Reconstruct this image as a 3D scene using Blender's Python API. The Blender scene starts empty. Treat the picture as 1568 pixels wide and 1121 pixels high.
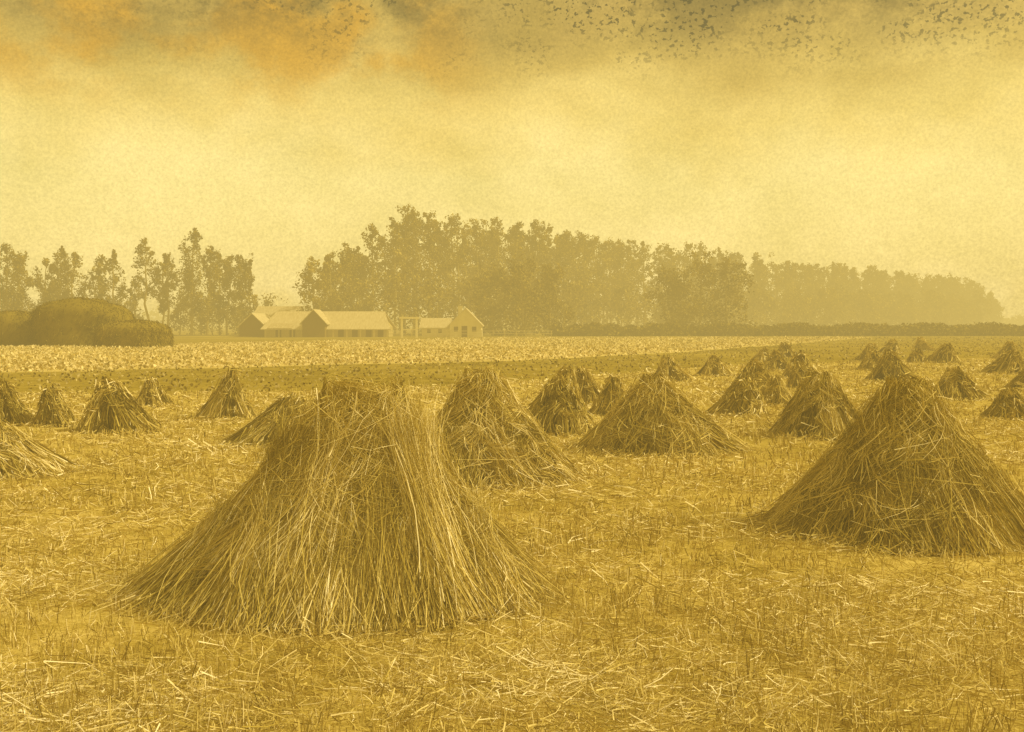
import bpy, math, random
import numpy as np
from mathutils import Vector, noise as mnoise
rng=np.random.default_rng(11); random.seed(7)
scene=bpy.context.scene
col=scene.collection

def lin(r,g,b):
    f=lambda c:(c/255/12.92) if c/255<=0.04045 else ((c/255+0.055)/1.055)**2.4
    return (f(r),f(g),f(b),1)
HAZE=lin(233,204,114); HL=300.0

# ---------------------------------------------------------------- materials
def nt(mat):
    mat.use_nodes=True
    t=mat.node_tree; t.nodes.clear(); return t,t.nodes,t.links
def painted_haze(m,N,L,surf,out,base=.0):
    """aerial haze painted as emission: depends on how far down the valley (world Y) the surface stands"""
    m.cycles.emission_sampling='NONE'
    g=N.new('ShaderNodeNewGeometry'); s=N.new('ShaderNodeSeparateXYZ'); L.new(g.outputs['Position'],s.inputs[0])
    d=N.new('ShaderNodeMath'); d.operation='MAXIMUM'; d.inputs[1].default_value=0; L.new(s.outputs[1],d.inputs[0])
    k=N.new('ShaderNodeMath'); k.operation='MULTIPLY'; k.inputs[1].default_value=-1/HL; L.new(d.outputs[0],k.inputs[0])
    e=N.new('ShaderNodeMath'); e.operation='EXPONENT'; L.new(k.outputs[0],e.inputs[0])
    f=N.new('ShaderNodeMath'); f.operation='MULTIPLY_ADD'; f.inputs[1].default_value=-(1-base); f.inputs[2].default_value=1; L.new(e.outputs[0],f.inputs[0])  # base: constant glow painted in to lift near shadows
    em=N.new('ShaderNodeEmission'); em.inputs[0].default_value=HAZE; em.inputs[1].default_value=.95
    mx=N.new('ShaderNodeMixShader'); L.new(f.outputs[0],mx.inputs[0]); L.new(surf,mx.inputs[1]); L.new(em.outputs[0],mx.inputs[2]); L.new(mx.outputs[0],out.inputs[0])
def tone_mat(name,stops,nscale=3.0,namt=0.25,stretch=(1,1,1),base=.02):
    m=bpy.data.materials.new(name); t,N,L=nt(m)
    out=N.new('ShaderNodeOutputMaterial'); at=N.new('ShaderNodeAttribute'); at.attribute_name='tone'
    tc=N.new('ShaderNodeTexCoord'); mp=N.new('ShaderNodeMapping'); mp.inputs['Scale'].default_value=stretch
    no=N.new('ShaderNodeTexNoise'); no.inputs['Scale'].default_value=nscale; no.inputs['Detail'].default_value=1
    L.new(tc.outputs['Object'],mp.inputs[0]); L.new(mp.outputs[0],no.inputs['Vector'])
    a=N.new('ShaderNodeMath'); a.operation='MULTIPLY_ADD'; a.inputs[1].default_value=namt*2; 
    b=N.new('ShaderNodeMath'); b.operation='SUBTRACT'; b.inputs[1].default_value=namt
    L.new(at.outputs['Fac'],b.inputs[0]); L.new(no.outputs['Fac'],a.inputs[0]); L.new(b.outputs[0],a.inputs[2])
    r=N.new('ShaderNodeValToRGB'); el=r.color_ramp.elements
    while len(el)<len(stops): el.new(0.5)
    for e,(p,c) in zip(el,stops): e.position=p; e.color=c+(1,) if len(c)==3 else c
    L.new(a.outputs[0],r.inputs[0])
    p=N.new('ShaderNodeBsdfDiffuse')
    L.new(r.outputs[0],p.inputs[0]); painted_haze(m,N,L,p.outputs[0],out,base); return m
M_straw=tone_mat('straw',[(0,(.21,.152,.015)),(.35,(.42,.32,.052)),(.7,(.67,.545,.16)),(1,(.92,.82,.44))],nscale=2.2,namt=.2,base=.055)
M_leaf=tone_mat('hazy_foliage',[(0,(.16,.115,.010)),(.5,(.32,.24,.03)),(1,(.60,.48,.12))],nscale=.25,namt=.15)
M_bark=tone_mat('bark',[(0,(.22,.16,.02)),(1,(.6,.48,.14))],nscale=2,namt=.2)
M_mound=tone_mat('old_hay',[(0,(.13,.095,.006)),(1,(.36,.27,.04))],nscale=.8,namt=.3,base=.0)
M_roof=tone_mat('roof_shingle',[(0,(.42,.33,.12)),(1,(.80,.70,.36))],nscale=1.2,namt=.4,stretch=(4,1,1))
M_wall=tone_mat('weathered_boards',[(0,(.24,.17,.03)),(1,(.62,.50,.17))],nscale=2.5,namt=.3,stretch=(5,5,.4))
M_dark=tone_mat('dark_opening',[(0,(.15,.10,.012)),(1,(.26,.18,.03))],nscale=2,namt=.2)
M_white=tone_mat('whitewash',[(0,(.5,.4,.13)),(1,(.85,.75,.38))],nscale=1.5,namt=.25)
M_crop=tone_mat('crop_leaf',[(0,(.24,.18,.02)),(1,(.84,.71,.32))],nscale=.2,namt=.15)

def ground_mat(name,c0,c1,c2,scales=(.35,3,40),base=.03):
    m=bpy.data.materials.new(name); t,N,L=nt(m)
    out=N.new('ShaderNodeOutputMaterial'); p=N.new('ShaderNodeBsdfDiffuse')
    tc=N.new('ShaderNodeTexCoord'); ns=[]
    for s in scales:
        n=N.new('ShaderNodeTexNoise'); n.inputs['Scale'].default_value=s; n.inputs['Detail'].default_value=3; n.inputs['Roughness'].default_value=.65
        L.new(tc.outputs['Object'],n.inputs['Vector']); ns.append(n)
    def add(a,b,w):
        x=N.new('ShaderNodeMath'); x.operation='MULTIPLY_ADD'; x.inputs[1].default_value=w; L.new(b,x.inputs[0]); L.new(a,x.inputs[2]); return x.outputs[0]
    z=N.new('ShaderNodeMath'); z.operation='MULTIPLY'; z.inputs[1].default_value=.35; L.new(ns[0].outputs['Fac'],z.inputs[0])
    s=add(z.outputs[0],ns[1].outputs['Fac'],.3); s=add(s,ns[2].outputs['Fac'],.35)
    r=N.new('ShaderNodeValToRGB'); el=r.color_ramp.elements; el.new(.5)
    el[0].position=.38; el[0].color=c0+(1,); el[1].position=.5; el[1].color=c1+(1,); el[2].position=.62; el[2].color=c2+(1,)
    L.new(s,r.inputs[0]); L.new(r.outputs[0],p.inputs[0])
    painted_haze(m,N,L,p.outputs[0],out,base); return m
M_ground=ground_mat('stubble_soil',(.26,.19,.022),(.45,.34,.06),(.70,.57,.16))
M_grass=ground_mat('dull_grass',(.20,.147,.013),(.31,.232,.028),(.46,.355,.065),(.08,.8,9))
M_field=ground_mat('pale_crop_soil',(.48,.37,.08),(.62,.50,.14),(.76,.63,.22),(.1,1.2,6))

# ---------------------------------------------------------------- mesh helpers
def make_mesh(name,verts,quads,tone,mat,parent=None,smooth=False):
    verts=np.asarray(verts,dtype=np.float32).reshape(-1,3); quads=np.asarray(quads,dtype=np.int32)
    k=quads.shape[1]
    me=bpy.data.meshes.new(name)
    me.vertices.add(len(verts)); me.vertices.foreach_set('co',verts.ravel())
    me.loops.add(quads.size); me.loops.foreach_set('vertex_index',quads.ravel())
    me.polygons.add(len(quads)); me.polygons.foreach_set('loop_start',np.arange(0,quads.size,k,dtype=np.int32))
    if smooth: me.polygons.foreach_set('use_smooth',np.ones(len(quads),dtype=bool))
    me.update(calc_edges=True)
    a=me.attributes.new('tone','FLOAT','POINT'); a.data.foreach_set('value',np.asarray(tone,dtype=np.float32).ravel())
    me.materials.append(mat); me.validate()
    ob=bpy.data.objects.new(name,me); col.objects.link(ob)
    if parent: ob.parent=parent
    return ob
class Buf:
    def __init__(s): s.v=[];s.q=[];s.t=[];s.n=0
    def add(s,v,q,t):
        v=np.asarray(v,dtype=np.float32).reshape(-1,3); s.v.append(v); s.q.append(np.asarray(q,dtype=np.int32).reshape(-1,4)+s.n)
        s.t.append(np.broadcast_to(np.asarray(t,dtype=np.float32),(len(v),)) if np.ndim(t)==0 else np.asarray(t,dtype=np.float32).ravel()); s.n+=len(v)
    def obj(s,name,mat,parent=None,smooth=False):
        return make_mesh(name,np.concatenate(s.v),np.concatenate(s.q),np.concatenate(s.t),mat,parent,smooth)
def ribbons(buf,P,w,tone,tip=.35):
    P=np.asarray(P); N,K,_=P.shape
    if N==0: return
    T=np.gradient(P,axis=1); T/=np.linalg.norm(T,axis=2,keepdims=True)+1e-9
    R=rng.normal(size=(N,1,3)); S=np.cross(T,R); S/=np.linalg.norm(S,axis=2,keepdims=True)+1e-9
    tp=np.linspace(1,tip,K)[None,:,None]; w=np.asarray(w).reshape(-1,1,1)
    A=P-S*w*tp*.5; B=P+S*w*tp*.5
    V=np.stack([A,B],axis=2).reshape(-1,3)
    base=(np.arange(N)*K*2)[:,None]; k=(np.arange(K-1)*2)[None,:]; i=(base+k).ravel()
    Q=np.stack([i,i+1,i+3,i+2],axis=1)
    buf.add(V,Q,np.repeat(np.asarray(tone),K*2))
def leaves(buf,C,size,tone):
    N=len(C); a=rng.normal(size=(N,3)); a/=np.linalg.norm(a,axis=1,keepdims=True)
    b=np.cross(a,rng.normal(size=(N,3))); b/=np.linalg.norm(b,axis=1,keepdims=True)
    s=np.asarray(size).reshape(-1,1); a=a*s*.5; b=b*s*.32
    V=np.stack([C-a,C+b,C+a,C-b],axis=1).reshape(-1,3)
    i=np.arange(N)*4; buf.add(V,np.stack([i,i+1,i+2,i+3],axis=1),np.repeat(tone,4))
def tube(buf,p0,p1,r0,r1,tone,n=6):
    p0=np.array(p0,float);p1=np.array(p1,float); d=p1-p0; d/=np.linalg.norm(d)
    u=np.cross(d,[.3,.9,.1]); u/=np.linalg.norm(u); v=np.cross(d,u)
    a=np.arange(n)*2*math.pi/n; c=np.cos(a)[:,None]*u+np.sin(a)[:,None]*v
    V=np.concatenate([p0+c*r0,p1+c*r1]); i=np.arange(n); j=(i+1)%n
    buf.add(V,np.stack([i,j,j+n,i+n],axis=1),tone)

# ---------------------------------------------------------------- stooks
def stook(cx,cy,w,h,topw=None,depth=None,ns=None,n=6000,skew=0.,sw=.006,tone0=.5,name='straw_stook',rot=0.,PW=1.45,wild=1.,a0=.4,extra=(),wisp=.42,woff=(-.02,.10),wz=1.35):
    B=Buf(); topw=topw if topw is not None else .2*w; depth=depth or .8*w
    ns=ns or 7; tr=max(topw/2,.06*w); sc=w/2.8
    td=min(.12*h,.2)
    ph=rng.uniform(0,6.28,4)
    def lob(a,z):
        k=np.clip(1-z/h,0,1)*wild
        return 1+k*(.07*np.sin(2*a+ph[0])+.06*np.sin(3*a+ph[1])+.07*np.sin(5*a+ph[2]))
    def surf(a,z,off=0):
        s=np.clip(1-z/h,0,1)**PW; l=lob(a,z)
        rx=(tr+(w/2-tr)*s)*l+off; ry=(td+(depth/2-td)*s)*l+off
        return np.stack([rx*np.cos(a)+skew*(z/h),ry*np.sin(a),z],axis=-1)
    nr,nz=40,12; aa=np.arange(nr)*2*math.pi/nr; V=[];
    for k in range(nz+1):
        z=h*.88*k/nz; lump=.70+.04*np.sin(aa*ns+1.3)+.02*rng.normal(size=nr)
        if k==nz: lump=lump*.15
        elif k==nz-1: lump=lump*.7
        p=surf(aa,np.full(nr,z)); p[:,0]=(p[:,0]-skew*(z/h))*lump+skew*(z/h); p[:,1]*=lump; V.append(p)
    V=np.concatenate(V); Q=[]
    for k in range(nz):
        for i in range(nr): j=(i+1)%nr; Q.append((k*nr+i,k*nr+j,(k+1)*nr+j,(k+1)*nr+i))
    B.add(V,Q,rng.uniform(-.1,.1,len(V)))
    K=7
    nf=int(n*.2); a=rng.uniform(0,2*math.pi,nf); z0=h*rng.uniform(0,.35,nf)*(rng.random(nf)<.7); z1=np.minimum(h*.97,z0+h*rng.uniform(.35,.9,nf))
    u=np.linspace(0,1,5)[None]; z=z0[:,None]+(z1-z0)[:,None]*u; ang=a[:,None]+rng.normal(size=(nf,1))*.3*u
    P=surf(ang,z); q=rng.uniform(.74,.88,(nf,1)); P[...,0]=(P[...,0]-skew*z/h)*q+skew*z/h; P[...,1]*=q; P+=rng.normal(size=(nf,5,3))*.01*sc; P[...,2]=np.maximum(P[...,2],.01)
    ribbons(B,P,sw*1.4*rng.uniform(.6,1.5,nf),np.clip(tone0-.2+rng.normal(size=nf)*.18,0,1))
    def sheaf(a,foot,head,hh,rf,waist,tb,per,st,pw,flare,wav=1.):
        """one bound sheaf: wide butt, tied waist, loose drooping heads"""
        th=rng.uniform(0,2*math.pi,per); rr=np.sqrt(rng.uniform(.15,1,per))*(1+.22*rng.normal(size=per))
        t0=rng.uniform(0,.25,per)*(rng.random(per)<.7); t1=rng.uniform(.55,1.08,per)
        U=np.linspace(0,1,K)[None]; t=t0[:,None]+(t1-t0)[:,None]*U
        rad=np.where(t<tb,rf+(waist-rf)*(np.clip(t,0,tb)/tb)**.75,waist+(flare-waist)*np.clip((t-tb)/(1.05-tb),0,2)**1.2)
        s=np.clip(1-t,0,1)**pw; s=np.where(t>1,(1-t)*.8,s)
        base=head[None,None,:2]+(foot-head)[None,None,:2]*s[...,None]
        lat=np.array([-math.sin(a),math.cos(a)]); rd=np.array([math.cos(a),math.sin(a)])
        tw=th[:,None]+1.6*rng.normal(size=(per,1))*t
        ox=rad*rr[:,None]*np.cos(tw); oy=rad*rr[:,None]*np.sin(tw)*.62
        xy=base+ox[...,None]*lat+oy[...,None]*rd
        z=hh*t+oy*.25
        dr=np.clip(t-.78,0,1)*3.2; dd=rng.random((per,1))**1.1
        xy=xy+rd*(dr*dd*.28*sc*np.sign(np.sin(th))[:,None].clip(-.3,1))[...,None]+lat*(dr*rng.normal(size=(per,1))*.12*sc)[...,None]; z=z-(dr**2)*dd*.36*h
        ph1=rng.uniform(0,6.28,(per,1,1)); fr=rng.uniform(1.5,6,(per,1,1))
        xy=xy+np.sin(fr*U[...,None]+ph1)*rng.normal(size=(per,1,2))*.042*sc*wav
        P=np.concatenate([xy,np.maximum(z,.012)[...,None]],axis=2)
        ribbons(B,P,sw*rng.uniform(.55,1.5,per),np.clip(st+rng.normal(size=per)*.2,0,1))
        nb=max(10,per//12); tt=tb+rng.normal(size=nb)*.04; ang=rng.uniform(0,2*math.pi,nb)
        aa2=ang[:,None]+np.linspace(0,rng.uniform(.9,1.8),5)[None]
        s=(1-tt)**pw; b=head[None,:2]+(foot-head)[None,:2]*s[:,None]
        xy=b[:,None]+(waist*1.2*np.cos(aa2))[...,None]*lat+(waist*.9*np.sin(aa2))[...,None]*rd
        P=np.concatenate([xy,np.broadcast_to((hh*tt)[:,None,None],(nb,5,1))+rng.normal(size=(nb,1,1))*.04*h*np.linspace(-1,1,5)[None,:,None]],axis=2)
        ribbons(B,P,sw*rng.uniform(.8,1.5,nb),np.clip(st+.1+rng.normal(size=nb)*.15,0,1))
    per=int(n*(.15 if extra else .34)/ns)
    for i in range(ns):
        a=2*math.pi*(i+rng.uniform(-.25,.25)*wild)/ns+a0
        rf=rng.uniform(.14,.20)*w*.9; hh=h*rng.uniform(.84,1.0)
        foot=surf(np.array(a),np.array(0.))-np.array([math.cos(a)*rf*.45,math.sin(a)*rf*.45,0]); foot=foot*rng.uniform(.94,1.08); foot[2]=0
        head=surf(np.array(a+rng.uniform(-.5,.5)),np.array(h))*np.array([.8,.6,1]); head[2]=hh
        sheaf(a,foot,head,hh,rf,rf*.55,rng.uniform(.52,.66),per,tone0+rng.normal()*.12,PW,rf*rng.uniform(.6,.9))
    for (hx,hy,fx_,fy_,hh,rf,wa,tb,st,m_,pw_) in extra:
        a=math.atan2(fy_-hy*.5,fx_-hx*.5)
        sheaf(a,np.array([fx_,fy_,0.]),np.array([hx,hy,hh]),hh,rf,wa,tb,m_,st,pw_,rf*.8,1.3)
    n2=max(4,int(ns*.9)); per=int(n*(.12 if extra else .2)/n2)
    for i in range(n2):
        a=2*math.pi*(i+rng.uniform(-.35,.35))/n2+.9; hh=h*rng.uniform(.45,.76)
        rf=rng.uniform(.11,.17)*w
        foot=surf(np.array(a),np.array(0.))*rng.uniform(.96,1.1); foot=foot-np.array([math.cos(a)*rf*.3,math.sin(a)*rf*.3,0]); foot[2]=0
        head=surf(np.array(a+rng.uniform(-.35,.35)),np.array(hh)); 
        sheaf(a,foot,head,hh,rf,rf*.5,rng.uniform(.6,.74),per,tone0+.05+rng.normal()*.14,1.12,rf*rng.uniform(.7,1.1))
    # tangled wisps: locks of straw that share a direction, thrown over the sheaves
    K=6; lock=16; nw=max(20,int(n*wisp/lock))
    A0=rng.uniform(0,2*math.pi,nw); Z0=h*(1.02-.93*rng.random(nw)**wz); 
    PHI=rng.normal(size=nw)*.68; CUR=rng.normal(size=nw)*.95; LN=rng.uniform(.20,.68,nw)*sc*1.05; OFF=rng.uniform(woff[0],woff[1],nw)*sc; TN=tone0+.06+rng.normal(size=nw)*.17
    FAN=rng.uniform(.05,.35,nw); WID=rng.uniform(.015,.07,nw)*sc
    rep=lambda v:np.repeat(v,lock)
    m=nw*lock; Ls=rep(LN)*rng.uniform(.5,1.15,m); ph_=rep(PHI)+rng.normal(size=m)*rep(FAN); cu=rep(CUR)+rng.normal(size=m)*.4
    z=rep(Z0)+rng.normal(size=m)*rep(WID); R0=tr+(w/2-tr)*np.clip(1-rep(Z0)/h,0,1)**PW; a=rep(A0)+rng.normal(size=m)*rep(WID)/np.maximum(R0,.15)
    U=np.linspace(0,1,K); dirn=ph_[:,None]*(1-.35*U)[None]+cu[:,None]*(U-.3)[None]
    ds=Ls[:,None]/(K-1)
    zz=z[:,None]-np.concatenate([np.zeros((m,1)),np.cumsum(np.cos(dirn[:,1:])*ds*.86,axis=1)],axis=1)
    ang=a[:,None]+np.concatenate([np.zeros((m,1)),np.cumsum(np.sin(dirn[:,1:])*ds,axis=1)],axis=1)/np.maximum(R0,.2)[:,None]
    off=rep(OFF)[:,None]+rng.uniform(0,.035,(m,1))*sc+.10*sc*rng.random((m,1))*U[None]**2
    off=off*np.clip(1.25-zz/h,.25,1)
    P=surf(ang,np.clip(zz,0,h)); P[...,0]+=off*np.cos(ang); P[...,1]+=off*np.sin(ang); P[...,2]=np.clip(zz,.012,h*1.05)+.02*sc*np.sin(np.pi*U)[None]
    okw=zz[:,-1]>-.12; P=P[okw]; TT=rep(TN)[okw]
    ribbons(B,P,sw*rng.uniform(.6,1.4,len(P)),np.clip(TT+rng.normal(size=len(P))*.17,0,1))
    ne=int(n*.025); a=rng.uniform(0,2*math.pi,ne); p0=surf(a,np.full(ne,h))*rng.uniform(.1,1.0,(ne,1))*np.array([1,1,0])+np.array([0,0,1])*h*rng.uniform(.84,.97,(ne,1))
    dr=np.stack([np.cos(a)*1.0+rng.normal(size=ne)*.7,np.sin(a)+rng.normal(size=ne)*.4,rng.uniform(-.3,.6,ne)],1)*h*.1*rng.uniform(.4,1.4,(ne,1))
    u=np.linspace(0,1,4)[None,:,None]; P=p0[:,None]+dr[:,None]*u; P[...,2]-=(u[...,0]**2)*h*.06
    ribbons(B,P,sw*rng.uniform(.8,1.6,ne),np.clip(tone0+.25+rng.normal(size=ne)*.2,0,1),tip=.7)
    nx=int(n*.06); a=rng.uniform(0,2*math.pi,nx); z=h*rng.uniform(.02,.95,nx); Lr=rng.uniform(.1,.5,nx)*sc
    da=rng.normal(size=nx)*1.2; dz=rng.uniform(-1,.5,nx)
    u=np.linspace(-.5,.5,4)[None]
    aa=a[:,None]+da[:,None]*u*Lr[:,None]; zz=np.clip(z[:,None]+dz[:,None]*Lr[:,None]*u*1.3,.01,h)
    P=surf(aa,zz,rng.uniform(.04,.19,(nx,1))*sc+ (u**2)*.1*sc)
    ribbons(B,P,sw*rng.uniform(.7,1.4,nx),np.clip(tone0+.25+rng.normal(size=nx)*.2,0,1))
    nk=int(n*.10); a=rng.uniform(0,2*math.pi,nk); p0=surf(a,np.full(nk,0.),0)*rng.uniform(.86,1.14,(nk,1))
    dd=a+rng.normal(size=nk)*.9; Lk=rng.uniform(.08,.40,nk)*sc; u=np.linspace(0,1,3)[None,:,None]
    P=p0[:,None]+np.stack([np.cos(dd)*Lk,np.sin(dd)*Lk,0*Lk],1)[:,None]*u; P[...,2]=.14*sc*(1-u[...,0])*rng.random((nk,1))+.015
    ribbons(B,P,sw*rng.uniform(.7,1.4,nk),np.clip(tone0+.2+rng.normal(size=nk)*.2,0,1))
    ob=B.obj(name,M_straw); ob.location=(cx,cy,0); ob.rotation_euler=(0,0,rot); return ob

# (head x,y, foot x,y, height, butt radius, waist radius, tie height, tone (painted lit contrast, left mostly darker), straws, lean power)
main_sheaves=[(.0,-.14,-.26,-1.04,1.48,.33,.14,.52,.66,1900,1.25),
 (.24,-.18,.38,-1.12,1.30,.31,.14,.50,.36,1600,1.35),
 (.38,-.12,.86,-.86,1.50,.32,.14,.54,.64,1900,1.3),
 (.42,-.02,1.22,-.36,1.38,.32,.16,.55,.48,1600,1.4),
 (-.32,-.10,-.84,-.80,1.26,.33,.15,.55,.32,1700,1.4),
 (-.36,0,-1.22,-.30,1.32,.31,.15,.58,.30,1500,1.5),
 (.08,-.24,.06,-1.20,.98,.26,.11,.60,.58,1100,1.15),
 (.50,-.30,.64,-1.10,.82,.24,.11,.62,.30,1000,1.15),
 (-.44,-.36,-.60,-1.10,.92,.25,.11,.60,.50,1100,1.15),
 (-.75,-.2,-1.2,-.68,.8,.25,.11,.60,.38,900,1.2),(.85,-.2,1.16,-.74,.8,.25,.11,.60,.58,900,1.2)]
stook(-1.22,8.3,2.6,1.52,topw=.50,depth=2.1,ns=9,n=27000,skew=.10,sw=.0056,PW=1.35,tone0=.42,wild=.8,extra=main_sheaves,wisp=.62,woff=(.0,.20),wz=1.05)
stook(-.25,14.0,2.1,1.40,topw=.36,depth=1.8,ns=7,n=9500,skew=-.15,sw=.0092,tone0=.46,wild=1,PW=1.2,woff=(0,.13),wz=1.1)
right_sheaves=[(-.08,-.10,-.55,-.85,1.34,.30,.14,.55,.24,1500,1.2),(.08,-.14,.05,-1.02,1.26,.29,.14,.5,.48,1600,1.25),  # left sheaves toned darker to paint in their shade
 (.12,-.1,.66,-.82,1.36,.30,.14,.55,.40,1600,1.2),(.1,0,1.0,-.3,1.3,.30,.15,.56,.50,1400,1.3),(-.12,0,-1.0,-.3,1.28,.30,.15,.58,.18,1400,1.35),
 (.2,-.4,.3,-1.06,.8,.24,.11,.6,.52,1000,1.1),(-.3,-.4,-.3,-1.06,.86,.24,.11,.6,.26,1000,1.1),(.6,-.3,1.0,-.75,.75,.24,.11,.6,.42,900,1.1)]
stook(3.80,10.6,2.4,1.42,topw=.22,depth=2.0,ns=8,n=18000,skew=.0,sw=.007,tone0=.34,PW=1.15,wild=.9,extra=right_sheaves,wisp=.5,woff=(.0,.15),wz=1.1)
stook(2.32,17.2,2.35,1.15,topw=.2,depth=1.9,ns=7,n=7500,skew=-.1,sw=.0115,tone0=.34,PW=1.15)
stook(5.44,19.4,1.6,1.12,topw=.36,depth=1.4,ns=6,n=5000,sw=.0125,tone0=.34,PW=1.1)
small=[(.75,20.,1.5,.95),(-7.3,20.4,1.5,.92),(-8.95,21.5,.95,.72),(-9.95,21.8,1.0,.82),(-8.66,26.5,.9,.66),(-6.0,23.,1.15,1.0),
 (-6.75,14.6,1.75,.68),(-3.9,18.2,1.6,.78),(1.2,26.,1.1,.92),(1.9,27.5,1.1,.85),(2.15,24.,.95,.8),(4.95,24.,1.3,.76),(6.85,31.,1.6,.9),
 (6.4,26.8,1.1,.66),(10.6,40.,1.3,.92),(5.56,38.,1.3,.82),(13.2,38.,1.7,1.0),(11.8,29.,1.6,.78),(19.6,43.5,1.7,.85),(22.,56.,1.7,.9),
 (10.5,23.,1.1,.62),(18.9,58.,1.3,.9),(20.7,56.,1.1,.7),(7.8,42.,1.3,.75),(12.5,55.,1.3,.75),(9.1,34.,1.2,.75),(15.5,47.,1.4,.85),
 (25.5,52.,1.6,.9),(28.,62.,1.6,.9),(24.,70.,1.6,.9),(15.6,33.,1.5,.8),(-12.5,24.,1.3,.9),(-13.,18.5,1.4,.9),(8.6,13.5,2.4,1.4),(16.,64.,1.4,.8),(30,80,1.7,.95),(11.3,47,1.3,.8)]
for i,(x,y,w,h) in enumerate(small):
    stook(x,y,w,h*1.06,topw=w*rng.uniform(.05,.25),ns=5,n=int(min(3800,55000/y)),sw=.0009*y,skew=rng.uniform(-.4,.4)*w*.5,tone0=rng.uniform(.28,.48),rot=rng.uniform(-.3,.3),PW=rng.uniform(.95,1.3),wisp=.3)

# ---------------------------------------------------------------- ground
def sheet(name,pts,z,mat):
    me=bpy.data.meshes.new(name); me.from_pydata([(x,y,z) for x,y in pts],[],[list(range(len(pts)))]); me.materials.append(mat)
    o=bpy.data.objects.new(name,me); col.objects.link(o); return o
sheet('stubble_ground',[(-2500,-300),(2500,-300),(2500,4000),(-2500,4000)],0,M_ground)
def wig(p,amp,step=1.5):
    o=[]
    for (a,b),(c,d) in zip(p[:-1],p[1:]):
        m=max(1,int(math.hypot(c-a,d-b)/step))
        for i in range(m):
            t=i/m; o.append((a+(c-a)*t,b+(d-b)*t+random.uniform(-amp,amp)))
    o.append(p[-1]); return o
near=wig([(-160,18),(-80,22),(-14,30.5),(-5,33),(0,37),(10,52),(30,66),(60,76),(200,90)],.45)
sheet('grass_field',near+[(1500,90),(1500,3000),(-1500,3000),(-1500,18)],.004,M_grass)
cn=wig([(-160,22),(-60,32),(-20,44),(0,58),(12,76),(30,112),(52,158)],.8,2.5)
cf=wig([(52,158),(20,153),(0,150),(-20,122),(-41,92),(-160,70)],1.0,2.5)
sheet('crop_field',cn+cf[1:],.008,M_field)
nx=np.array([p[0] for p in cn]);ny=np.array([p[1] for p in cn]); fx=np.array([p[0] for p in cf])[::-1];fy=np.array([p[1] for p in cf])[::-1]
gx=np.array([p[0] for p in near]);gy=np.array([p[1] for p in near])

def field_pts(n,d0,d1,pad=1.5,slope=.52):
    d=d0*(d1/d0)**rng.random(n); x=rng.uniform(-1,1,n)*(slope*d+pad); return x,d
def patch(x,y): return .5+.25*(np.sin(1.1*x+.7*y+1)+np.sin(.6*x-1.7*y)+.7*np.sin(2.9*x+1.3*y)*np.sin(2.3*y-.8*x))/1.6
def patch2(x,y): return .5+.5*np.sin(.9*x+2.2*np.sin(.7*y))*np.sin(1.3*y+1.5*np.sin(.8*x))
B=Buf()
n=110000; x,y=field_pts(n,4.2,60)
x=np.repeat(x[:n//4],4)+rng.normal(size=n//4*4)*.028; y=np.repeat(y[:n//4],4)+rng.normal(size=n//4*4)*.028
ok=(y<np.interp(x,gx,gy))&(rng.random(len(x))<.35+.65*patch2(x,y)); x=x[ok];y=y[ok];n=len(x)
k=np.maximum(1,y/7); hgt=rng.uniform(.04,.15,n)*(.5+patch(x,y)*.8)
P0=np.stack([x,y,0*x],1); tip=P0+np.stack([rng.normal(size=n)*.025,rng.normal(size=n)*.025,hgt],1)
ribbons(B,np.stack([P0,tip],1),.0052*k*rng.uniform(.6,1.3,n),np.clip(.52+rng.normal(size=n)*.20,0,1),tip=.9)
B.obj('stubble_stalks',M_straw)
B=Buf()
n=210000; x,y=field_pts(n,4.2,60); pp=patch(x,y)*.6+(1-patch2(x,y))*.5
keep=(rng.random(n)<np.clip(pp*1.9-.45,.12,1))&(y<np.interp(x,gx,gy)); x=x[keep];y=y[keep];pp=pp[keep];n=len(x)
a=rng.uniform(-1.1,1.1,n)+(1.3*np.sin(1.7*x+2.1*y))*(rng.random(n)<.5)
k=np.maximum(1,y/7); Ln=rng.uniform(.03,.22,n)*(1+.9*(rng.random(n)<.07))
z=rng.uniform(.008,.10,n)*rng.random(n)+.01; u=np.linspace(-.5,.5,3)[None]
bx=rng.normal(size=(n,1))*.18*Ln[:,None]*(1-4*u**2)
P=np.stack([x[:,None]+np.cos(a)[:,None]*Ln[:,None]*u-np.sin(a)[:,None]*bx,y[:,None]+np.sin(a)[:,None]*Ln[:,None]*u+np.cos(a)[:,None]*bx,
  np.maximum(.006,z[:,None]+rng.normal(size=(n,1))*.12*u*Ln[:,None]*3)],2)
ribbons(B,P,.0062*k*rng.uniform(.5,1.5,n),np.clip(.60+.5*(pp-.5)+rng.normal(size=n)*.20,0,1))
B.obj('loose_straw',M_straw)

B=Buf(); n=80000; d=40*(155/40)**rng.random(n); x=rng.uniform(-1,1,n)*(.55*d+5)
ok=(d>np.interp(x,nx,ny)+.3)&(d<np.interp(x,fx,fy))&(x<50); x=x[ok];d=d[ok];n=len(x)
leaves(B,np.stack([x,d,rng.uniform(.02,.16,n)],1),rng.uniform(.08,.26,n)*(.7+d/200),np.clip(.6+rng.normal(size=n)*.22,0,1))
B.obj('crop_plants',M_crop)
B=Buf(); n=26000; d=30*(160/30)**rng.random(n); x=rng.uniform(-1,1,n)*(.55*d+5)
ok=(d>np.interp(x,gx,gy)-.5)&((d<np.interp(x,nx,ny))|(x>30)); x=x[ok];d=d[ok];n=len(x)
leaves(B,np.stack([x,d,rng.uniform(.0,.10,n)],1),rng.uniform(.06,.18,n)*(.7+d/150),np.clip(.2+rng.normal(size=n)*.18,0,1))
B.obj('grass_tufts',M_crop)

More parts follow.
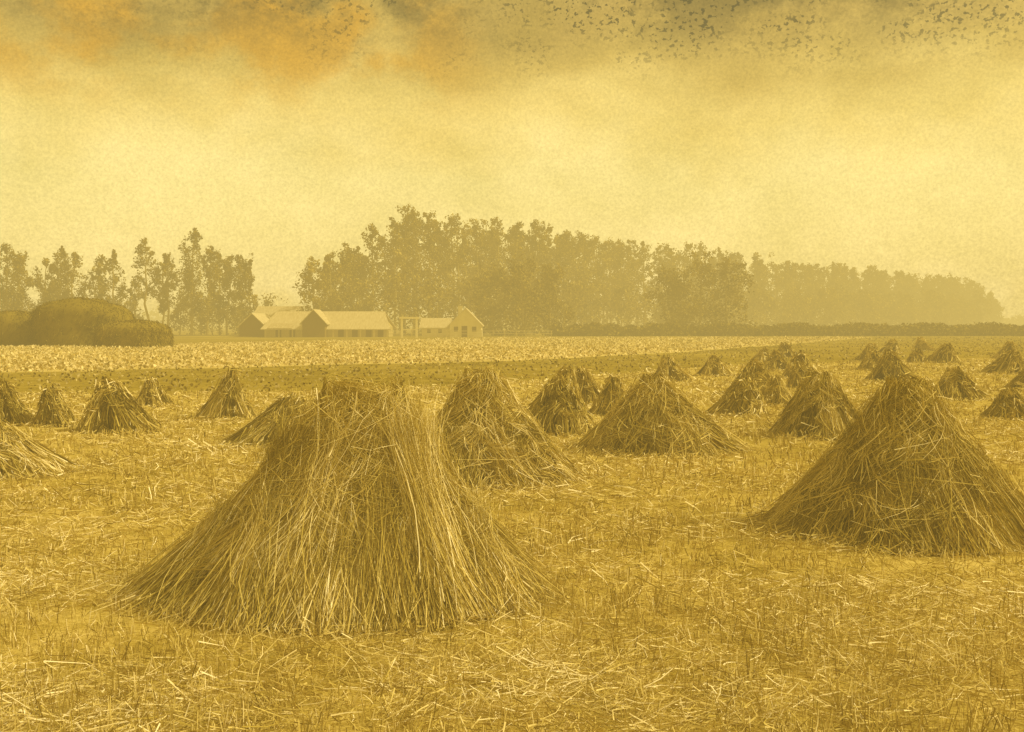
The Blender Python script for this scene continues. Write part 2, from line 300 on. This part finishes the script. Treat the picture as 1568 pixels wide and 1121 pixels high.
# ---------------------------------------------------------------- big hay mounds
def mound(cx,cy,w,d,h,seed,pw=7,t0=.3):
    B=Buf(); nu,nv=90,30; V=[]
    for j in range(nv+1):
        f=math.sin(j/nv*math.pi/2)
        r=max(0,1-f**pw)**.5
        for i in range(nu):
            a=2*math.pi*i/nu; c,s=math.cos(a),math.sin(a)
            p=np.array([w/2*math.copysign(abs(c)**.7,c)*r,d/2*math.copysign(abs(s)**.7,s)*r,h*f])
            q=mnoise.noise(Vector((p[0]*.3+seed,p[1]*.3,p[2]*.35)))*.5+mnoise.noise(Vector((p[0]*1.2+seed,p[1]*1.2,p[2]*1.4)))*.2
            V.append(p*(1+q*.15))
    Q=[(j*nu+i,j*nu+(i+1)%nu,(j+1)*nu+(i+1)%nu,(j+1)*nu+i) for j in range(nv) for i in range(nu)]
    V=np.array(V); B.add(V,Q,t0+.15*V[:,2]/h)
    m=8000; idx=rng.integers(0,len(V),m); p=V[idx]*1.005+rng.normal(size=(m,3))*.07; p[:,2]=np.maximum(p[:,2],.02)
    e=np.stack([rng.normal(size=m)*.12,rng.normal(size=m)*.12,-rng.uniform(.05,.35,m)],1)
    ribbons(B,np.stack([p,p+e],1),rng.uniform(.03,.08,m),np.clip(t0+.05+rng.normal(size=m)*.25,0,1))
    o=B.obj('large_haystack',M_mound); o.location=(cx,cy,0)
mound(-37.9,97,8.2,7,4.05,1.0,t0=.3); mound(-31.8,92,5.8,4.5,2.15,5.0,t0=.42); mound(-44.2,98.5,6.0,5,3.0,9.0,t0=.36)

# ---------------------------------------------------------------- trees
def tree(BL,BT,x,y,H,cw,nl,low=.3,tone=.4,dense=1.0,size=.5,euc=True,spread=1.):
    lean=rng.normal()*.03*H
    r0=.012*H+.06
    segs=6; pts=[np.array([x+lean*(k/segs)**1.5+rng.normal()*.12,y+rng.normal()*.12,H*.96*k/segs]) for k in range(segs+1)]; pts[0][:2]=(x,y)
    for k in range(segs): tube(BT,pts[k],pts[k+1],r0*(1-k/segs*.85),r0*(1-(k+1)/segs*.85),.35+rng.normal()*.1)
    nc=int((17 if euc else 20)*dense); per=nl//nc
    for c in range(nc):
        f=low+(1-low)*((c+.5)/nc)**.85; g0=(f-low)/(1-low)
        prof=(math.sin(math.pi*min(1,g0*.80+.18))**.7 if euc else math.sin(math.pi*min(1,g0*.78+.2))**.5)
        a=rng.uniform(0,2*math.pi); rr=cw*.5*prof*rng.uniform(.15,.9)*spread
        C=np.array([x+lean*f**1.5+rr*math.cos(a),y+rr*math.sin(a),H*f*.97])
        cr=np.array([1,1,1.2 if spread>1 else 1.0])*cw*(.10+.15*prof)*rng.uniform(.55,1.25)/spread
        st=np.array([x+lean*f**1.5,y,max(H*.12,C[2]-rr*.9-.6)])
        tube(BT,st,C,r0*.35*(1.1-f),.03,.35,4)
        m=5; ct=rng.normal()*.12
        for s in range(m):
            q=rng.normal(size=3)*.5*cr; n=per//m
            g=rng.normal(size=(n,3)); g/=np.linalg.norm(g,axis=1,keepdims=True); g*=rng.random((n,1))**.5*1.1
            P=C+q+g*cr*.6; P[:,2]=np.maximum(P[:,2],.2)
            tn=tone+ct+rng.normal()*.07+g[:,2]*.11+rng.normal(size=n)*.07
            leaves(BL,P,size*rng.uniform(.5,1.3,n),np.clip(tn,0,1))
def single(x,y,H,cw,nl,**k):
    a,b=Buf(),Buf(); tree(a,b,x,y,H,cw,nl,**k)
    e=bpy.data.objects.new('eucalyptus_tree',None); col.objects.link(e)
    a.obj('crown',M_leaf,e); b.obj('trunk',M_bark,e)
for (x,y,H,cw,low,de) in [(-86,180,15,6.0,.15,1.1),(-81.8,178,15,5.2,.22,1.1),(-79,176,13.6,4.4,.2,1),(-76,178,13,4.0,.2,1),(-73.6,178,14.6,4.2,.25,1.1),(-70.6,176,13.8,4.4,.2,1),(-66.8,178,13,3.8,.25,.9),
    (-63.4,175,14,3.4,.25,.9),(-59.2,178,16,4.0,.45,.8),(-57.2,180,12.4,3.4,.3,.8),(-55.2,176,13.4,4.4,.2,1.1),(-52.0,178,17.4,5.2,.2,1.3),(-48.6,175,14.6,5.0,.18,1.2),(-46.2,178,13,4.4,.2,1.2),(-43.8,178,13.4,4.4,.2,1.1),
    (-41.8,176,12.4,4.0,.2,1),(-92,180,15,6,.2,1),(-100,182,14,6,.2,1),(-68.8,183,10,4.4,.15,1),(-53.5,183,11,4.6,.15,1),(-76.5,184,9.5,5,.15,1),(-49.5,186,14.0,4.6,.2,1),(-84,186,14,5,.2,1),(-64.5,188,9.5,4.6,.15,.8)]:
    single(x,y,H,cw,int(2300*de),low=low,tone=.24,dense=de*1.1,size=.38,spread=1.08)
BL,BT=Buf(),Buf()
for i in range(18):
    x=-90+i*2.9+rng.normal(); 
    if -63.5<x<-57.5: continue
    tree(BL,BT,x,184,rng.uniform(4,7.5),5.2,750,low=.12,tone=.34,euc=False,size=.42)
def rowpt(t): return -26+t*246, 176+t*330
T_=[-.02,-.0124,.005,.016,.032,.061,.1,.141,.203,.277,.32,.4235,.552,.724,.904,.96,1.0,1.06]
H_=[11,13.3,14.5,19,22.8,22.0,22.0,22.1,21.2,21.5,21.8,20.4,21.6,21.8,21.2,19.5,16,9]
ts=np.concatenate([np.linspace(-.018,.2,28),np.linspace(.21,1.04,48)])
for t in ts:
    x,y=rowpt(t); h0=np.interp(t,T_,H_)
    for s in range(2):
        hh=h0*(rng.uniform(.94,1.02) if s==0 else rng.uniform(.87,.98))
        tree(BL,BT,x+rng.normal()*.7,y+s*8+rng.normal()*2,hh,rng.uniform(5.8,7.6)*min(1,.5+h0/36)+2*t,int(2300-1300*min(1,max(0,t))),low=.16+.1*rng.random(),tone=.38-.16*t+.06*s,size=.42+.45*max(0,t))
for i in range(46):
    t=i/45; x=-17+t*200+rng.normal(); y=172+t*262+rng.normal()*2
    h=rng.uniform(7,10.5)+3*t
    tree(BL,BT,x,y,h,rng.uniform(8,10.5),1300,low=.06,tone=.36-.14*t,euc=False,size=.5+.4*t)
for (x,y,h,cw) in [(1.5,170,11.5,9),(-3,172,10.5,8),(6,172,11,8),(30.5,178,12.8,9),(35,180,12.5,8),(26,178,10.5,8)]:
    tree(BL,BT,x,y,h,cw,3300,low=.05,tone=.29,euc=False,size=.45,dense=1.4)
BL.obj('eucalyptus_grove',M_leaf); BT.obj('grove_trunks',M_bark)
bpy.data.objects['grove_trunks'].parent=bpy.data.objects['eucalyptus_grove']
BL=Buf()
n=16000; x=rng.uniform(-420,520,n); hh=7+3*np.sin(x*.05)+2*np.sin(x*.21)+1.5*np.sin(x*.7); 
leaves(BL,np.stack([x,720+rng.normal(size=n)*8,rng.random(n)**.7*hh],1),rng.uniform(1,3,n),np.clip(.4+rng.normal(size=n)*.1,0,1))
BL.obj('distant_tree_line',M_leaf)
BL=Buf(); n=30000; x=6+rng.random(n)**1.1*150; 
leaves(BL,np.stack([x,166+rng.uniform(0,9,n)+x*.05,rng.uniform(0,1,n)*(1.7+.25*np.sin(x*.6)+.2*np.sin(x*2.1))],1),rng.uniform(.3,.7,n),np.clip(.14+rng.normal(size=n)*.12,0,1))
BL.obj('hedge_row',M_leaf)

# ---------------------------------------------------------------- buildings
def part(name,verts,faces,mat,parent,tone=.55):
    me=bpy.data.meshes.new(name); me.from_pydata(verts,[],faces); me.materials.append(mat)
    a=me.attributes.new('tone','FLOAT','POINT'); a.data.foreach_set('value',np.full(len(verts),tone,dtype=np.float32))
    o=bpy.data.objects.new(name,me); col.objects.link(o); o.parent=parent; return o
def box(name,x0,x1,y0,y1,z0,z1,mat,parent,tone=.55):
    v=[(x,y,z) for x in(x0,x1) for y in(y0,y1) for z in(z0,z1)]
    return part(name,v,[(0,1,3,2),(4,6,7,5),(0,4,5,1),(2,3,7,6),(0,2,6,4),(1,5,7,3)],mat,parent,tone)
def slab(name,a,b,c,d,mat,parent,th=.12,tone=.6):
    v=[a,b,c,d]+[(p[0],p[1],p[2]-th) for p in(a,b,c,d)]
    return part(name,v,[(0,1,2,3),(7,6,5,4),(0,4,5,1),(1,5,6,2),(2,6,7,3),(3,7,4,0)],mat,parent,tone)
def gabled_x(e,x0,x1,y0,y1,he,hr,inset=0,ov=.5,wall=M_wall,rtone=.6,wt=.5):
    ym=(y0+y1)/2
    v=[(x0,y0,0),(x1,y0,0),(x1,y1,0),(x0,y1,0),(x0,y0,he),(x1,y0,he),(x1,y1,he),(x0,y1,he),(x0+inset,ym,hr-.15),(x1-inset,ym,hr-.15)]
    part('walls',v,[(0,1,5,4),(1,2,6,5),(2,3,7,6),(3,0,4,7),(4,7,8),(5,9,6)],wall,e,wt)
    k=(hr-he)/(ym-y0); lo=he-ov*k
    slab('roof_front',(x0-ov,y0-ov,lo),(x1+ov,y0-ov,lo),(x1+ov-inset,ym,hr),(x0-ov+inset,ym,hr),M_roof,e,tone=rtone)
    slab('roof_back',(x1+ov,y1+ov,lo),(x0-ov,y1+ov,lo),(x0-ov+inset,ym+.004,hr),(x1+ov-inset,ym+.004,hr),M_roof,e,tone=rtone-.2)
def gabled_y(e,x0,x1,y0,y1,he,hr,ov=.35,wall=M_wall,rtone=.6,gt=.5,suffix='wing'):
    xm=(x0+x1)/2
    v=[(x0,y0,0),(x1,y0,0),(x1,y1,0),(x0,y1,0),(x0,y0,he),(x1,y0,he),(x1,y1,he),(x0,y1,he),(xm,y0,hr-.15),(xm,y1,hr-.15)]
    part(suffix+'_walls',v,[(0,1,5,8,4),(1,2,6,5),(2,3,7,9,6),(3,0,4,7)],wall,e,gt)
    k=(hr-he)/(xm-x0); lo=he-ov*k
    slab(suffix+'_roof_left',(x0-ov,y0-ov,lo),(xm,y0-ov,hr),(xm,y1+ov,hr),(x0-ov,y1+ov,lo),M_roof,e,tone=rtone)
    slab(suffix+'_roof_right',(xm+.004,y0-ov,hr),(x1+ov,y0-ov,lo),(x1+ov,y1+ov,lo),(xm+.004,y1+ov,hr),M_roof,e,tone=rtone)
def empty(n):
    e=bpy.data.objects.new(n,None); col.objects.link(e); return e
e=empty('long_barn')
gabled_x(e,-35.5,-18,158,166,1.5,3.75,inset=1.4,ov=.6,rtone=.4,wt=.65)
gabled_y(e,-29.8,-26.6,156.0,161,2.3,4.0,wall=M_dark,rtone=.4,gt=.8)  # solid gable, interior shade put into its dark colour
slab('lean_to_roof',(-34.5,154.5,1.3),(-31,154.5,1.3),(-31,157.3,2.0),(-34.5,157.3,2.0),M_roof,e,tone=.2)
for x in (-34,-32,-25,-23,-21,-19.3): box('door',x,x+.8,157.9,157.95,0,1.15,M_dark,e)
for x in np.arange(-35.4,-17.6,1.95): box('post',x-.09,x+.09,157.45,157.63,0,1.15,M_wall,e,.9)
e=empty('open_barn')
gabled_y(e,-40.0,-36.2,161,170,1.7,3.5,wall=M_dark,rtone=.45,gt=.7)  # walls are solid; dark colour paints the shaded opening
gabled_x(e,-40.4,-33.4,171,178,2.6,4.7,inset=.5,rtone=.4)
e=empty('farmhouse')
gabled_x(e,-13,-9.1,158,163,1.5,2.75,wall=M_white,ov=.3,wt=.5,rtone=.4)
gabled_y(e,-8.9,-4.4,157,164,1.9,4.2,wall=M_white,ov=.25,gt=.6,rtone=.4,suffix='main')
box('door',-7.2,-6.4,156.93,156.97,0,1.6,M_dark,e); box('window',-8.3,-7.7,156.93,156.97,.8,1.5,M_dark,e); box('window_1',-5.7,-5.1,156.93,156.97,.8,1.5,M_dark,e)
box('window_2',-12.2,-11.7,157.93,157.97,.6,1.1,M_dark,e); box('window_3',-10.6,-10.1,157.93,157.97,.6,1.1,M_dark,e)
box('chimney',-7.9,-7.3,161,161.5,3.0,4.5,M_white,e,.6)
e=empty('wooden_gate_frame')
box('post_1',-15.1,-14.82,149,149.18,0,2.6,M_white,e,1.0);box('post_2',-13.1,-12.82,149,149.18,0,2.6,M_white,e,1.0);box('crossbeam',-15.3,-12.6,148.97,149.2,2.6,2.86,M_white,e,1.0);box('rail',-14.82,-13.1,149.05,149.12,1.1,1.22,M_white,e,.9)
e=empty('paddock_fence')
xs=np.arange(-17,6,1.6)
for x in xs: box('post',x-.05,x+.05,151,151.1,0,1.0+random.uniform(-.1,.1),M_white,e,.4)
for z in (.5,.9): box('rail',-17,5.6,150.93,150.99,z,z+.07,M_white,e,.4)

# ---------------------------------------------------------------- sky / light
w=bpy.data.worlds.new('World'); scene.world=w; w.use_nodes=True; T=w.node_tree; N=T.nodes; L=T.links; N.clear()
SE,SA=44,96
out=N.new('ShaderNodeOutputWorld'); tc=N.new('ShaderNodeTexCoord'); sep=N.new('ShaderNodeSeparateXYZ'); L.new(tc.outputs['Generated'],sep.inputs[0])
def math_(op,a,b=None,c=None,clamp=False):
    m=N.new('ShaderNodeMath'); m.operation=op; m.use_clamp=clamp
    for i,v in enumerate((a,b,c)):
        if v is None: continue
        if isinstance(v,(int,float)): m.inputs[i].default_value=v
        else: L.new(v,m.inputs[i])
    return m.outputs[0]
def noise(scale,detail=5,rough=.6,st=(1,1,1),loc=(0,0,0)):
    mp=N.new('ShaderNodeMapping'); mp.inputs['Scale'].default_value=st; mp.inputs['Location'].default_value=loc
    L.new(tc.outputs['Generated'],mp.inputs[0]); n=N.new('ShaderNodeTexNoise'); n.inputs['Scale'].default_value=scale; n.inputs['Detail'].default_value=detail; n.inputs['Roughness'].default_value=rough
    L.new(mp.outputs[0],n.inputs['Vector']); return n.outputs['Fac']
def smooth(v,a,b):
    m=N.new('ShaderNodeMapRange'); m.interpolation_type='SMOOTHSTEP'; m.inputs['From Min'].default_value=a; m.inputs['From Max'].default_value=b
    L.new(v,m.inputs['Value']); return m.outputs[0]
def mixc(f,a,b,mode='MIX'):
    m=N.new('ShaderNodeMix'); m.data_type='RGBA'; m.blend_type=mode
    for s,v in ((m.inputs[0],f),(m.inputs[6],a),(m.inputs[7],b)):
        if isinstance(v,(int,float)): s.default_value=v
        elif isinstance(v,tuple): s.default_value=v
        else: L.new(v,s)
    return m.outputs[2]
X,Z=sep.outputs[0],sep.outputs[2]
r=N.new('ShaderNodeValToRGB'); el=r.color_ramp.elements
st=[(0,lin(232,204,114)),(.03,lin(241,216,132)),(.13,lin(242,217,130)),(.185,lin(233,202,106)),(.225,lin(208,174,80)),(.27,lin(184,151,66)),(.34,lin(200,168,84)),(.5,lin(226,200,118)),(1,lin(226,200,124))]
while len(el)<len(st): el.new(.5)
for e_,(p,c) in zip(el,st): e_.position=p; e_.color=c
nA=noise(7,3,.6,(1,1,1.6)); zz=math_('MULTIPLY_ADD',math_('SUBTRACT',nA,.5),.14,Z); L.new(zz,r.inputs[0])
base=r.outputs[0]
n1=noise(9,5,.62,(1,1,1.5),(3,1,2)); f1=math_('MULTIPLY_ADD',n1,.5,.77)
cmb=N.new('ShaderNodeCombineColor'); L.new(f1,cmb.inputs[0]);L.new(math_('MULTIPLY',f1,.99),cmb.inputs[1]); L.new(math_('MULTIPLY_ADD',n1,.9,.60),cmb.inputs[2])
c=mixc(1.0,base,cmb.outputs[0],'MULTIPLY')
am=math_('MULTIPLY',math_('MULTIPLY',smooth(Z,.165,.235),smooth(math_('MULTIPLY',X,-1.0),-.02,.12)),smooth(noise(12,4,.6,(1,1,1.3),(1,4,0)),.38,.60))
c=mixc(math_('MULTIPLY',am,.72),c,lin(214,154,28))
n2=noise(11,6,.75,(1,1,1.4),(7,2,5))
dk=math_('MULTIPLY',smooth(Z,.21,.29),smooth(n2,.42,.62))
c=mixc(math_('MULTIPLY',dk,.75),c,lin(120,96,38))
fm=smooth(noise(14,2,.5,(1,1,1.5),(5,5,1)),.38,.56)
fl=math_('MULTIPLY',math_('MULTIPLY',smooth(Z,.20,.262),fm),smooth(noise(240,2,.6,(1,1,1.2),(2,2,5)),.55,.62))
fl=math_('MULTIPLY',fl,smooth(X,-.5,.08))
c=mixc(math_('MULTIPLY',fl,.75),c,lin(72,56,18))
g=math_('MULTIPLY_ADD',noise(420,1,.8),.5,.77); gc=N.new('ShaderNodeCombineColor'); [L.new(g,gc.inputs[i]) for i in range(3)]
c=mixc(1.0,c,gc.outputs[0],'MULTIPLY')
sky=N.new('ShaderNodeTexSky'); sky.sky_type='NISHITA'; sky.sun_disc=False; sky.sun_elevation=math.radians(SE); sky.sun_rotation=math.radians(SA); sky.dust_density=4
sk=mixc(1.0,sky.outputs[0],(1,.74,.26,1),'MULTIPLY')
b1=N.new('ShaderNodeBackground'); b1.inputs[1].default_value=.93; L.new(c,b1.inputs[0])
b2=N.new('ShaderNodeBackground'); b2.inputs[1].default_value=.05; L.new(sk,b2.inputs[0])
ad=N.new('ShaderNodeAddShader'); L.new(b1.outputs[0],ad.inputs[0]);L.new(b2.outputs[0],ad.inputs[1]); L.new(ad.outputs[0],out.inputs[0])
sl=bpy.data.lights.new('sun','SUN'); sl.energy=2.9; sl.angle=math.radians(2.0); sl.color=(1,.91,.72)
so=bpy.data.objects.new('sun',sl); col.objects.link(so)
dv=Vector((math.cos(math.radians(SE))*math.sin(math.radians(SA)),math.cos(math.radians(SE))*math.cos(math.radians(SA)),math.sin(math.radians(SE))))
so.rotation_euler=dv.to_track_quat('Z','Y').to_euler()

cd=bpy.data.cameras.new('camera'); co=bpy.data.objects.new('camera',cd); col.objects.link(co); scene.camera=co
cd.lens=38.6; cd.sensor_width=36; cd.shift_y=-.0418; cd.clip_end=6000; cd.clip_start=.1
co.location=(0,0,2.0); co.rotation_euler=(math.radians(90),0,0)
scene.view_settings.view_transform='Standard'; scene.view_settings.look='None'; scene.view_settings.exposure=0
